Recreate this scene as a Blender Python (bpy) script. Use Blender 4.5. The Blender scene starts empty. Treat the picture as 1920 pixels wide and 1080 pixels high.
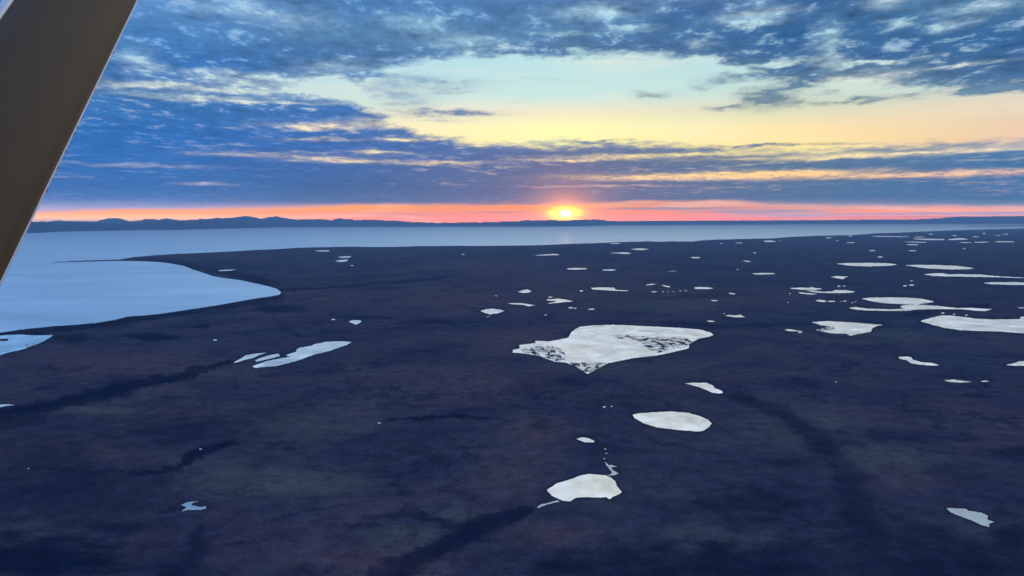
import bpy, math, random
import numpy as np
from mathutils import Matrix, Vector
R = math.radians
random.seed(4)
scene = bpy.context.scene
C = scene.collection

# ------------------------------------------------------------------ camera
HAZE, HAZE_TOP = 2.7e-5, 800.0   # density of the evening haze per metre, height of its top
H = 400.0                     # flying height above the tundra, metres
F = 1386.0                    # focal length in pixels of a 1920 px wide frame
PITCH, ROLL = math.atan(126.0 / F), R(0.20)
fw = Vector((0, math.cos(PITCH), -math.sin(PITCH)))
u0 = Vector((0, math.sin(PITCH), math.cos(PITCH)))
r0 = Vector((1, 0, 0))
rt = r0 * math.cos(ROLL) - u0 * math.sin(ROLL)
up = u0 * math.cos(ROLL) + r0 * math.sin(ROLL)
cam_d = bpy.data.cameras.new('camera')
cam_d.sensor_width = 36.0
cam_d.lens = 36.0 * F / 1920.0
cam_d.clip_start = 0.05
cam_d.clip_end = 400000.0
cam = bpy.data.objects.new('camera', cam_d)
C.objects.link(cam)
m = Matrix.Identity(4)
for i in range(3):
    m[i][0], m[i][1], m[i][2] = rt[i], up[i], -fw[i]
m[2][3] = H
cam.matrix_world = m
scene.camera = cam

scene.view_settings.view_transform = 'Standard'
scene.view_settings.look = 'None'
scene.view_settings.exposure = 0.0
scene.view_settings.gamma = 1.0
scene.cycles.volume_bounces = 0
scene.cycles.max_bounces = 6

FW, RT, UP = np.array(fw), np.array(rt), np.array(up)
def ray(px, py):
    """direction(s) of sight for points of the 1920x1080 photograph"""
    a = (np.asarray(px, float) - 960) / F
    b = (540 - np.asarray(py, float)) / F
    d = FW + a[..., None] * RT + b[..., None] * UP
    return d / np.linalg.norm(d, axis=-1, keepdims=True)
def ground(px, py, z=0.0):
    d = ray(px, py)
    t = (z - H) / d[..., 2]
    return d[..., 0] * t, d[..., 1] * t
def project(x, y, z=0.0):
    p = np.stack([x, y, np.zeros_like(x) + z - H], -1)
    w = p @ FW
    return 960 + F * (p @ RT) / w, 540 - F * (p @ UP) / w
def azel(px, py):
    d = ray(px, py)
    return float(np.degrees(np.arctan2(d[..., 0], d[..., 1]))), float(np.degrees(np.arcsin(d[..., 2])))

# ------------------------------------------------------------------ sun lamp
SUN_AZ, SUN_EL = azel(1060, 400)
sun_d = bpy.data.lights.new('sun', 'SUN')
sun_d.energy = 0.3
sun_d.angle = R(0.6)
sun_d.color = (1.0, 0.45, 0.2)
sun = bpy.data.objects.new('sun', sun_d)
sd = Vector([float(v) for v in ray(1060, 400)])
sun.rotation_euler = sd.to_track_quat('Z', 'Y').to_euler()
C.objects.link(sun)

# ------------------------------------------------------------------ sky (world)
def lin(c):
    return tuple((v / 255 / 12.92) if v / 255 <= 0.04045 else ((v / 255 + 0.055) / 1.055) ** 2.4 for v in c) + (1.0,)

world = bpy.data.worlds.new('World')
scene.world = world
world.use_nodes = True
nt = world.node_tree
nt.nodes.clear()
N, K = nt.nodes, nt.links

class V:
    """tiny arithmetic wrapper that grows math nodes"""
    def __init__(s, o): s.o = o
    def _m(s, op, b=None, rev=False, clamp=False):
        n = N.new('ShaderNodeMath'); n.operation = op; n.use_clamp = clamp
        a_, b_ = (b, s) if rev else (s, b)
        for i, q in enumerate((a_, b_)):
            if q is None: continue
            if isinstance(q, V): K.new(q.o, n.inputs[i])
            else: n.inputs[i].default_value = float(q)
        return V(n.outputs[0])
    def __add__(s, b): return s._m('ADD', b)
    __radd__ = __add__
    def __sub__(s, b): return s._m('SUBTRACT', b)
    def __rsub__(s, b): return s._m('SUBTRACT', b, True)
    def __mul__(s, b): return s._m('MULTIPLY', b)
    __rmul__ = __mul__
    def __truediv__(s, b): return s._m('DIVIDE', b)
    def __rtruediv__(s, b): return s._m('DIVIDE', b, True)
    def max(s, b): return s._m('MAXIMUM', b)
    def min(s, b): return s._m('MINIMUM', b)
    def clamp(s): return s._m('ADD', 0.0, clamp=True)
    def exp(s): return s._m('POWER', math.e, True)
    def sqrt(s): return s._m('SQRT')
    def abs(s): return s._m('ABSOLUTE')
    def smooth(s, a, b):
        n = N.new('ShaderNodeMapRange'); n.interpolation_type = 'SMOOTHSTEP'; n.clamp = True
        K.new(s.o, n.inputs['Value'])
        n.inputs['From Min'].default_value = a; n.inputs['From Max'].default_value = b
        return V(n.outputs['Result'])

tc = N.new('ShaderNodeTexCoord')
sep = N.new('ShaderNodeSeparateXYZ'); K.new(tc.outputs['Generated'], sep.inputs[0])
dx, dy, dz = (V(sep.outputs[i]) for i in range(3))
az = dx._m('ARCTAN2', dy) * (180 / math.pi)
el = dz._m('ARCSINE') * (180 / math.pi)
el = el.max(0.0)

def comb(x, y, z=0.0):
    n = N.new('ShaderNodeCombineXYZ')
    for i, q in enumerate((x, y, z)):
        if isinstance(q, V): K.new(q.o, n.inputs[i])
        else: n.inputs[i].default_value = q
    return n.outputs[0]
def noise(vec, scale, detail=6, rough=0.55, dist=0.0):
    n = N.new('ShaderNodeTexNoise'); K.new(vec, n.inputs['Vector'])
    n.inputs['Scale'].default_value = scale; n.inputs['Detail'].default_value = detail
    n.inputs['Roughness'].default_value = rough; n.inputs['Distortion'].default_value = dist
    return V(n.outputs['Fac'])
def curve(pts):
    """function of azimuth given as (px, py) of the skyline it follows -> elevation in degrees"""
    n = N.new('ShaderNodeFloatCurve')
    K.new(((az + 45.0) * (1 / 90.0)).clamp().o, n.inputs['Value'])
    c = n.mapping.curves[0]
    P = [(azel(x, y)) for x, y in pts]
    P = [((a + 45) / 90, e / 30) for a, e in P]
    P = [(0.0, P[0][1])] + P + [(1.0, P[-1][1])]
    while len(c.points) < len(P): c.points.new(0.5, 0.5)
    for q, (a, e) in zip(c.points, P):
        q.location = (a, e); q.handle_type = 'AUTO_CLAMPED'
    n.mapping.use_clip = False
    n.mapping.update()
    return V(n.outputs[0]) * 30.0

tq = (el * (1 / 90.0)).sqrt()
def ramp(px, stops, high):
    n = N.new('ShaderNodeValToRGB'); K.new(tq.o, n.inputs[0])
    cr = n.color_ramp
    L = [(math.sqrt(max(azel(px, y)[1], 0.0) / 90), lin(c)) for y, c in stops] + [(math.sqrt(e / 90), lin(c)) for e, c in high]
    L.sort(key=lambda t: t[0])
    while len(cr.elements) < len(L): cr.elements.new(0.5)
    for i, (p, c) in enumerate(L):
        cr.elements[i].position = p
    for i, (p, c) in enumerate(L):
        cr.elements[i].color = c
    return n.outputs[0]
def mix(a, b, f):
    n = N.new('ShaderNodeMix'); n.data_type = 'RGBA'; n.clamp_factor = True
    K.new(a, n.inputs['A']); K.new(b, n.inputs['B'])
    if isinstance(f, V): K.new(f.o, n.inputs['Factor'])
    else: n.inputs['Factor'].default_value = f
    return n.outputs['Result']
def columns(cols, highs):
    out, last = None, None
    for (px, stops), high in zip(cols, highs):
        r = ramp(px, stops, high)
        a = azel(px, 300)[0]
        if out is None: out = r
        else: out = mix(out, r, (az - last) * (1.0 / (a - last)))
        last = a
    return out

cloud_col = columns([
 (300, [(0,(92,140,196)),(60,(72,128,188)),(130,(45,110,182)),(190,(58,116,178)),(250,(45,110,182)),(310,(46,106,176)),(350,(56,106,170)),(375,(74,112,168)),(388,(150,150,190)),(400,(205,165,175))]),
 (640, [(0,(76,126,182)),(70,(84,130,176)),(100,(72,118,170)),(200,(62,113,178)),(260,(58,108,176)),(300,(64,104,168)),(350,(62,98,148)),(378,(82,104,146)),(388,(180,140,150)),(405,(220,130,110))]),
 (1060,[(0,(78,122,172)),(60,(84,128,172)),(100,(84,122,164)),(150,(120,150,165)),(200,(130,140,145)),(270,(92,115,160)),(300,(96,110,150)),(340,(94,104,140)),(375,(100,104,134)),(388,(160,120,125)),(405,(190,125,112))]),
 (1500,[(0,(42,92,150)),(70,(50,100,152)),(130,(68,108,150)),(180,(100,130,145)),(205,(108,130,140)),(275,(108,128,150)),(300,(88,116,146)),(340,(74,108,144)),(372,(76,104,138)),(388,(150,138,150)),(402,(175,138,145))]),
 (1900,[(0,(78,128,168)),(60,(50,100,152)),(140,(68,110,155)),(165,(98,130,155)),(270,(84,125,166)),(310,(60,108,154)),(350,(66,108,152)),(372,(60,100,138)),(388,(112,130,152)),(403,(190,140,145))]),
], [[(24,(135,168,205)),(40,(140,180,220)),(89,(110,152,215))], [(19.5,(140,175,205)),(24,(165,192,212)),(40,(170,195,220)),(89,(110,152,215))],
   [(19.5,(205,212,205)),(24,(232,230,214)),(40,(236,232,218)),(89,(110,152,215))], [(19.5,(205,212,205)),(24,(232,230,214)),(40,(236,232,218)),(89,(110,152,215))], [(19.5,(180,198,205)),(24,(220,222,214)),(40,(228,228,218)),(89,(110,152,215))]])  # unseen cream-bright stops above the frame, added to whiten the ponds
clear_col = columns([
 (300, [(0,(150,190,225)),(100,(165,205,228)),(165,(208,224,215)),(240,(225,220,200)),(330,(185,182,205)),(375,(170,160,190)),(388,(205,160,170)),(395,(255,158,80)),(405,(255,178,90)),(414,(255,185,130))]),
 (640, [(0,(158,205,235)),(130,(182,222,232)),(200,(215,228,215)),(240,(255,235,190)),(300,(240,218,180)),(345,(190,180,195)),(380,(235,160,150)),(388,(255,158,50)),(400,(255,140,50)),(412,(255,124,62))]),
 (1060,[(0,(168,215,238)),(120,(192,228,228)),(185,(202,231,224)),(210,(245,232,195)),(240,(255,255,180)),(265,(255,250,172)),(300,(255,222,170)),(330,(255,215,140)),(350,(230,170,170)),(385,(255,138,50)),(398,(250,125,70)),(410,(255,122,62))]),
 (1500,[(0,(160,208,232)),(150,(195,225,220)),(200,(214,220,192)),(240,(255,228,172)),(270,(255,230,150)),(290,(255,235,158)),(330,(255,205,140)),(383,(215,150,140)),(396,(255,138,50)),(405,(250,118,70)),(411,(255,120,75))]),
 (1900,[(0,(175,208,228)),(150,(195,215,215)),(185,(225,213,188)),(240,(238,205,170)),(262,(238,200,168)),(288,(240,225,200)),(325,(238,190,162)),(335,(220,180,170)),(386,(235,150,130)),(395,(255,138,60)),(403,(232,125,90)),(409,(255,126,78))]),
], [[(24,(215,225,225)),(40,(205,218,228)),(89,(150,185,225))]] * 5)

# cloud sheet seen in perspective: coordinates of the point where the sight line meets a flat layer
den = dz.max(0.0) + 0.055
P = comb(dx / den, dy / den * 0.8, 0.0)
den2 = dz.max(0.0) + 0.10
P2 = comb(dx / den2, dy / den2 * 0.75, 4.0)
nA = noise(P, 1.7, 9, 0.56, 0.4)            # big tufts
nB = noise(P, 5.5, 8, 0.56, 0.25)            # small tufts
nD = noise(P2, 13.0, 6, 0.62, 0.2)           # ripples
nE = noise(P2, 34.0, 4, 0.6, 0.0)           # shreds
nC = noise(comb(az * 0.10, el * 1.1, 3.0), 1.0, 7, 0.6, 0.4)    # long horizontal streaks
nW = noise(comb(az * 0.35, el * 1.4, 9.0), 1.0, 6, 0.6)
wx = (noise(comb(az * 0.5, el * 1.6, 21.0), 1.0, 5, 0.6) - 0.5)
azw = az + wx * 5.0
elw = el + (nW - 0.5) * ((el * 0.14).min(1.6) + 0.16)

T = curve([(-600,180),(500,180),(600,160),(680,146),(760,120),(820,114),(900,110),(1300,110),(1380,132),(1450,150),(1540,165),(1600,160),(1700,165),(1920,172),(2300,180)])
B = curve([(-600,160),(500,160),(600,172),(680,196),(740,220),(790,246),(850,256),(900,263),(1200,266),(1400,275),(1480,277),(1560,276),(1640,271),(1700,267),(1920,260),(2300,250)])
L = curve([(-300,398),(60,398),(300,393),(480,389),(640,386),(760,384),(960,385),(1060,386),(1160,381),(1350,378),(1500,384),(1920,387),(2300,388)])

ragged = (nB - 0.5) * 2.4 + (nA - 0.5) * 2.0 + (nD - 0.5) * 1.3
top = ((elw - T) * 1.1 + ragged + 0.30).smooth(0.0, 1.0)
low = ((B - elw) * 1.2 + ragged * (0.35 + el.smooth(3.0, 8.0) * 0.55) + 0.20).smooth(0.0, 1.0)
cover = top.max(low)

def blobs(lst):
    """sum of soft elongated patches (px, py, half width px, half height px, amount) in azimuth/elevation"""
    tot = None
    vec = comb(azw, elw, 0.0)
    for px, py, sx, sy, amt in lst:
        a, e = azel(px, py)
        s1, s2 = F / 57.3 / sx, F / 57.3 / sy
        n = N.new('ShaderNodeVectorMath'); n.operation = 'MULTIPLY_ADD'
        K.new(vec, n.inputs[0]); n.inputs[1].default_value = (s1, s2, 0); n.inputs[2].default_value = (-a * s1, -e * s2, 0)
        d = N.new('ShaderNodeVectorMath'); d.operation = 'DOT_PRODUCT'
        K.new(n.outputs[0], d.inputs[0]); K.new(n.outputs[0], d.inputs[1])
        g = (V(d.outputs['Value']) * -1.0).exp() * amt
        tot = g if tot is None else tot + g
    return tot

slots = blobs([
 (340,163,190,7,.9),(540,150,140,9,.9),(640,172,90,9,.6),(430,187,200,4,.55),(640,128,70,12,.5),(280,124,22,6,.5),
 (600,236,70,5,.7),(735,232,70,6,.8),(760,262,40,4,.6),(640,300,80,4,.75),(820,306,90,3,.6),(700,285,40,3,.6),(600,262,60,3,.5),
 (480,290,90,4,.45),(380,345,40,3,.5),(250,310,120,3,.35),
 (1080,300,110,2.2,.7),(1250,291,160,3.5,.9),(1340,330,200,5.5,1.3),(1480,325,120,4,.7),(1760,327,190,4.5,1.0),(1700,287,240,3.2,.95),(1560,297,110,2.5,.6),
 (1120,349,120,1.8,.5),
 (1115,24,70,12,.75),(1420,28,55,14,.8),(1555,85,22,34,.6),(1672,46,18,8,.8),(1615,119,50,4,.8),(1680,115,40,4,.5),(1620,146,60,9,.7),
 (1450,121,70,5,.8),(1050,62,50,5,.5),(870,76,60,14,.5),(780,45,50,16,.4),(1310,80,20,8,.5),(1840,12,50,8,.6),(1790,42,40,7,.5),(1660,5,30,8,.5),
 (1830,120,60,4,.5),(420,18,60,12,.45),(250,110,40,20,.35),(560,35,60,18,.35),(1180,55,40,6,.4)])
puffs = blobs([
 (1445,187,42,13,1.1),(1420,172,30,6,.6),(1365,146,40,9,.8),(1225,179,32,6,.75),(1320,165,22,5,.5),(1600,189,90,5,.85),(1360,202,32,5,.7),
 (870,211,60,5,.85),(790,212,50,7,.6),(820,156,80,9,.55),(700,160,60,14,.6),(730,178,70,8,.55),(740,140,60,6,.4),(800,228,60,4,.5),(860,172,50,4,.35),(1010,150,60,4,.2),(760,195,50,6,.45),(1500,161,55,9,.6),(1830,168,60,6,.6),
 (1450,274,130,2.5,.9),(1130,265,60,4,.6),
 (1250,391,150,2.2,.75),(1420,397,110,3.5,.9),(1480,404,90,2.2,.6),(1720,401,130,2.0,.7),(1900,400,70,1.8,.6),(760,401,120,2.0,.45),(960,398,90,1.6,.6),(980,405,60,1.5,.5),(1200,384,90,1.8,.5)])

tuft = ((nB - 0.5) * 1.2 + (nA - 0.5) * 1.0 + (nD - 0.5) * 1.2 + (nE - 0.5) * 0.55 + (nC - 0.5) * 0.25)
amp = el.smooth(3.0, 11.0) * 0.62 + 0.05
hole = (tuft * 3.2 - 0.34).clamp() * amp + (nC + (nB - 0.5) * 0.8).smooth(0.56, 0.80) * (1.0 - el.smooth(4.0, 9.0)) * el.smooth(0.9, 2.0) * 0.34
thick = cover * (1.0 - hole) - slots * (1.0 + tuft * 1.8) + puffs * (0.9 + tuft * 2.0)
band = ((elw - L) * 2.6 + 0.4 + (nC - 0.5) * 1.2).smooth(0.0, 1.0)
lowpuff = puffs * (el.smooth(1.4, 0.9) if False else 1.0 - el.smooth(0.9, 1.5))
stripes = (nC * 1.0).smooth(0.50, 0.72) * 0.35
thick = (thick * band + (lowpuff * 1.7 + stripes) * (1.0 - band)).clamp()
# thin high veil over the clear opening
veil = noise(comb(az * 0.06 + el * 0.03, el * 0.55, 5.0), 1.0, 6, 0.6, 0.6).smooth(0.45, 0.75)
cl = N.new('ShaderNodeMix'); cl.data_type = 'RGBA'
K.new((veil * 0.36).o, cl.inputs['Factor']); K.new(clear_col, cl.inputs['A']); cl.inputs['B'].default_value = lin((255, 238, 214))
# light and dark billows inside the thick cloud
bil = 1.0 + (tuft * 0.8 + (nC - 0.5) * 0.3) * (el.smooth(1.0, 10.0) * 0.7 + 0.3)
def scalec(c, f):
    n = N.new('ShaderNodeVectorMath'); n.operation = 'SCALE'
    K.new(c, n.inputs[0]); K.new(f.o, n.inputs['Scale']) if isinstance(f, V) else setattr(n.inputs['Scale'], 'default_value', f)
    return n.outputs[0]
def addc(a, b):
    n = N.new('ShaderNodeVectorMath'); n.operation = 'ADD'; K.new(a, n.inputs[0]); K.new(b, n.inputs[1]); return n.outputs[0]
sky = mix(cl.outputs['Result'], scalec(cloud_col, bil), thick)
# glow of the setting sun behind the cloud bars
sx_ = (az - SUN_AZ) * (F / 57.3); sy_ = (el - SUN_EL) * (F / 57.3)
bars = noise(comb(az * 0.25, el * 5.0, 13.0), 1.0, 4, 0.6).smooth(0.35, 0.6) * 0.75 + 0.25
core = ((sx_ * sx_) * (-1 / 7.5 ** 2) + (sy_ * sy_) * (-1 / 4.6 ** 2)).exp()
wide = ((sx_ * sx_) * (-1 / 23.0 ** 2) + (sy_ * sy_) * (-1 / 8.5 ** 2)).exp()
halo = ((sx_ * sx_ * 0.55 + sy_ * sy_).sqrt() * (-1 / 21.0)).exp()
def colv(c, f):
    n = N.new('ShaderNodeRGB'); n.outputs[0].default_value = tuple(c) + (1,)
    return scalec(n.outputs[0], f)
sky = addc(sky, colv((7.0, 6.0, 2.2), core))
sky = addc(sky, colv((6.0, 2.4, -1.6), wide * bars))
sky = addc(sky, colv((2.1, 0.58, -0.25), halo))
# low rays cross more of the hazy air below, so the sky behind it is brighter towards the horizon
tau = (HAZE * (HAZE_TOP - H) / dz.max(0.0005)).min(HAZE * 92000.0)
thr = (tau * -1.0).exp()
sky = addc(sky, colv((-0.09, -0.20, -0.50), 1.0 - thr))
mxv = N.new('ShaderNodeVectorMath'); mxv.operation = 'MAXIMUM'; K.new(sky, mxv.inputs[0]); mxv.inputs[1].default_value = (0.01, 0.01, 0.01)
sky = scalec(mxv.outputs[0], tau.min(2.6).exp())
# unseen sky above the frame, brightened to light the ground and ponds
sky = scalec(sky, 1.0 + el.smooth(17, 30) * 0.7)
# behind the aeroplane: even dusk cloud
back = N.new('ShaderNodeRGB'); back.outputs[0].default_value = lin((96, 128, 190))
sky = mix(sky, scalec(back.outputs[0], bil), az.abs().smooth(55, 110) * (1.0 - el.smooth(35, 80)))

nish = N.new('ShaderNodeTexSky'); nish.sky_type = 'NISHITA'
nish.sun_disc = False
nish.sun_elevation = R(SUN_EL); nish.sun_rotation = R(SUN_AZ)
nish.altitude = H
bg1 = N.new('ShaderNodeBackground'); K.new(sky, bg1.inputs[0]); bg1.inputs[1].default_value = 1.0
bg2 = N.new('ShaderNodeBackground'); K.new(nish.outputs[0], bg2.inputs[0]); bg2.inputs[1].default_value = 0.002
ad = N.new('ShaderNodeAddShader'); K.new(bg1.outputs[0], ad.inputs[0]); K.new(bg2.outputs[0], ad.inputs[1])
wo = N.new('ShaderNodeOutputWorld'); K.new(ad.outputs[0], wo.inputs[0])

# ------------------------------------------------------------------ numpy noise
_rng = np.random.RandomState(11)
_perm = _rng.permutation(512).astype(np.int64)
_perm = np.concatenate([_perm, _perm, _perm])
_ang = _rng.rand(512) * 2 * np.pi
_gx, _gy = np.cos(_ang), np.sin(_ang)
def perlin(x, y):
    xi, yi = np.floor(x).astype(np.int64), np.floor(y).astype(np.int64)
    xf, yf = x - xi, y - yi
    def g(ix, iy, fx, fy):
        h = _perm[(_perm[ix & 511] + iy) & 511]
        return _gx[h] * fx + _gy[h] * fy
    s = xf * xf * xf * (xf * (xf * 6 - 15) + 10); t = yf * yf * yf * (yf * (yf * 6 - 15) + 10)
    a = g(xi, yi, xf, yf); b = g(xi + 1, yi, xf - 1, yf)
    c = g(xi, yi + 1, xf, yf - 1); d = g(xi + 1, yi + 1, xf - 1, yf - 1)
    return ((a + (b - a) * s) * (1 - t) + (c + (d - c) * s) * t) * 1.5
def fbm(x, y, o=5, rough=0.5):
    r, a, s = 0.0, 1.0, 0.0
    for k in range(o):
        r = r + a * perlin(x + 17.3 * k, y + 9.1 * k); s += a
        a *= rough; x = x * 2.03; y = y * 2.03
    return r / s
def poly_sdf(X, Y, pts, ay=1.0):
    """signed distance, positive inside; ay weights the vertical direction"""
    P_ = np.array(pts, float)
    Yw = Y * ay
    d2 = np.full(X.shape, 1e18); inside = np.zeros(X.shape, bool)
    for i in range(len(P_)):
        x1, y1 = P_[i]; x2, y2 = P_[(i + 1) % len(P_)]
        ex, ey = x2 - x1, (y2 - y1) * ay
        wx_, wy_ = X - x1, Yw - y1 * ay
        t = np.clip((wx_ * ex + wy_ * ey) / max(ex * ex + ey * ey, 1e-9), 0, 1)
        d2 = np.minimum(d2, (wx_ - t * ex) ** 2 + (wy_ - t * ey) ** 2)
        c = ((Y < y1) != (Y < y2))
        with np.errstate(divide='ignore', invalid='ignore'):
            xc = x1 + (Y - y1) * (x2 - x1) / (y2 - y1 if y2 != y1 else 1e-9)
        inside ^= c & (X < xc)
    d = np.sqrt(d2)
    return np.where(inside, d, -d)
def sstep(v, a, b):
    t = np.clip((v - a) / (b - a), 0, 1)
    return t * t * (3 - 2 * t)

# ------------------------------------------------------------------ mesh helpers
def mesh_obj(name, verts, faces, mat, parent=None, smooth=True):
    me = bpy.data.meshes.new(name)
    me.from_pydata([tuple(v) for v in verts], [], faces)
    me.update()
    if mat: me.materials.append(mat)
    if smooth: me.polygons.foreach_set('use_smooth', [True] * len(me.polygons))
    o = bpy.data.objects.new(name, me)
    C.objects.link(o)
    if parent: o.parent = parent
    return o
def grid_obj(name, X, Y, Z, mat, attrs=None, smooth=True):
    nr, nc = X.shape
    me = bpy.data.meshes.new(name)
    co = np.stack([X, Y, Z], -1).reshape(-1, 3).astype(np.float32)
    idx = np.arange(nr * nc).reshape(nr, nc)
    q = np.stack([idx[:-1, :-1], idx[:-1, 1:], idx[1:, 1:], idx[1:, :-1]], -1).reshape(-1, 4)
    me.vertices.add(len(co)); me.vertices.foreach_set('co', co.ravel())
    me.loops.add(q.size); me.loops.foreach_set('vertex_index', q.ravel().astype(np.int32))
    me.polygons.add(len(q))
    me.polygons.foreach_set('loop_start', (np.arange(len(q)) * 4).astype(np.int32))
    me.polygons.foreach_set('loop_total', np.full(len(q), 4, np.int32))
    me.update(calc_edges=True)
    me.polygons.foreach_set('use_smooth', np.full(len(q), smooth))
    if attrs:
        for k, v in attrs.items():
            at = me.attributes.new(k, 'FLOAT', 'POINT')
            at.data.foreach_set('value', v.ravel().astype(np.float32))
    me.materials.append(mat)
    o = bpy.data.objects.new(name, me)
    C.objects.link(o)
    return o
def structure(o, label=None):
    o['kind'] = 'structure'
    if label: o['label'] = label
    return o

# ------------------------------------------------------------------ materials
def new_mat(name):
    m_ = bpy.data.materials.new(name); m_.use_nodes = True
    t = m_.node_tree
    return m_, t, t.nodes['Principled BSDF']
def nd(t, kind, **kw):
    n = t.nodes.new(kind)
    for k, v in kw.items():
        if k in n.inputs: n.inputs[k].default_value = v
        else: setattr(n, k, v)
    return n
def tundra_material():
    m_, t, b = new_mat('tundra')
    L_ = t.links
    tcn = nd(t, 'ShaderNodeTexCoord')
    def nz(sx, sy, scale, detail=6, rough=0.6, dist=0.0):
        mp = nd(t, 'ShaderNodeMapping'); mp.inputs['Scale'].default_value = (sx, sy, 1)
        L_.new(tcn.outputs['Object'], mp.inputs[0])
        n = nd(t, 'ShaderNodeTexNoise', Scale=scale, Detail=detail, Roughness=rough, Distortion=dist)
        L_.new(mp.outputs[0], n.inputs['Vector']); return n.outputs['Fac']
    def rng_(v, a, b_, c=0.0, d=1.0):
        n = nd(t, 'ShaderNodeMapRange'); n.inputs[1].default_value = a; n.inputs[2].default_value = b_
        n.inputs[3].default_value = c; n.inputs[4].default_value = d; L_.new(v, n.inputs[0]); return n.outputs[0]
    def mx(a, b_, f, mode='MIX'):
        n = nd(t, 'ShaderNodeMix', data_type='RGBA', blend_type=mode)
        for s_, q in (('A', a), ('B', b_), ('Factor', f)):
            if hasattr(q, 'is_output'): L_.new(q, n.inputs[s_])
            else: n.inputs[s_].default_value = q
        return n.outputs['Result']
    big = rng_(nz(1, 1, 0.0011, 6, 0.6, 0.5), 0.36, 0.64)
    mid = rng_(nz(1, 1, 0.0045, 7, 0.65, 0.6), 0.35, 0.65)
    fine = rng_(nz(1, 1, 0.03, 8, 0.72), 0.32, 0.68)
    tus = rng_(nz(1, 1, 0.16, 5, 0.7), 0.3, 0.7)
    c = mx((0.050, 0.042, 0.068, 1), (0.034, 0.045, 0.074, 1), big)        # dry heath / sedge
    c = mx(c, (0.062, 0.056, 0.080, 1), rng_(nz(1, 1, 0.0021, 7, 0.6, 1.0), 0.46, 0.66, 0, 0.8))
    c = mx(c, (0.013, 0.020, 0.056, 1), rng_(mid, 0.25, 1.0, 0, 0.72))      # damp hollows
    at = nd(t, 'ShaderNodeAttribute', attribute_name='damp_shade')
    c = mx(c, (0.003, 0.009, 0.031, 1), at.outputs['Fac'])                 # wet dark sedge, with ridge shading and near-ground darkening painted in
    at2 = nd(t, 'ShaderNodeAttribute', attribute_name='lichen_haze')
    c = mx(c, (0.080, 0.088, 0.086, 1), at2.outputs['Fac'])                 # pale grass and lichen, with hazy mid-ground paleness painted in
    at3 = nd(t, 'ShaderNodeAttribute', attribute_name='heath_haze')
    c = mx(c, (0.092, 0.062, 0.078, 1), at3.outputs['Fac'])                 # rusty heath; middle-distance spots also paint in haze brightness
    g = nd(t, 'ShaderNodeMix', data_type='RGBA', blend_type='MULTIPLY'); g.inputs['Factor'].default_value = 1.0
    L_.new(c, g.inputs['A'])
    v1 = rng_(fine, 0, 1, 0.64, 1.38); v2 = rng_(tus, 0, 1, 0.74, 1.28)
    mm = nd(t, 'ShaderNodeMath', operation='MULTIPLY'); L_.new(v1, mm.inputs[0]); L_.new(v2, mm.inputs[1])
    L_.new(mm.outputs[0], g.inputs['B'])
    L_.new(g.outputs['Result'], b.inputs['Base Color'])
    b.inputs['Roughness'].default_value = 1.0
    b.inputs['Specular IOR Level'].default_value = 0.0
    bp = nd(t, 'ShaderNodeBump', Strength=0.35, Distance=3.0)
    L_.new(fine, bp.inputs['Height']); L_.new(bp.outputs[0], b.inputs['Normal'])
    return m_
def water_material(name, base, metal, rough, bump, scale, patch=None, sx=1.0, var=0.74):
    m_, t, b = new_mat(name)
    L_ = t.links
    tcn = nd(t, 'ShaderNodeTexCoord')
    mp = nd(t, 'ShaderNodeMapping'); mp.inputs['Scale'].default_value = (sx, 1, 1)
    L_.new(tcn.outputs['Object'], mp.inputs[0])
    n = nd(t, 'ShaderNodeTexNoise', Scale=scale, Detail=6.0, Roughness=0.6)
    L_.new(mp.outputs[0], n.inputs['Vector'])
    n2 = nd(t, 'ShaderNodeTexNoise', Scale=scale * (0.11 if scale < 0.05 else 0.22), Detail=6.0, Roughness=0.6, Distortion=0.8)
    L_.new(mp.outputs[0], n2.inputs['Vector'])
    mxn = nd(t, 'ShaderNodeMix', data_type='RGBA')
    mxn.inputs['A'].default_value = tuple(x * var for x in base) + (1,)
    mxn.inputs['B'].default_value = tuple(min(1, x * 1.06) for x in base) + (1,)
    r_ = nd(t, 'ShaderNodeMapRange'); r_.inputs[1].default_value = 0.35; r_.inputs[2].default_value = 0.65
    L_.new(n2.outputs['Fac'], r_.inputs[0]); L_.new(r_.outputs[0], mxn.inputs['Factor'])
    L_.new(mxn.outputs['Result'], b.inputs['Base Color'])
    b.inputs['Metallic'].default_value = metal
    r2 = nd(t, 'ShaderNodeMapRange'); r2.inputs[1].default_value = 0.3; r2.inputs[2].default_value = 0.7
    r2.inputs[3].default_value = rough * (1 - (1 - var) * 1.3); r2.inputs[4].default_value = rough * (1 + (1 - var) * 1.1)
    L_.new(n2.outputs['Fac'], r2.inputs[0]); L_.new(r2.outputs[0], b.inputs['Roughness'])
    bp = nd(t, 'ShaderNodeBump', Strength=bump, Distance=0.5)
    L_.new(n.outputs['Fac'], bp.inputs['Height']); L_.new(bp.outputs[0], b.inputs['Normal'])
    return m_
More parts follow.
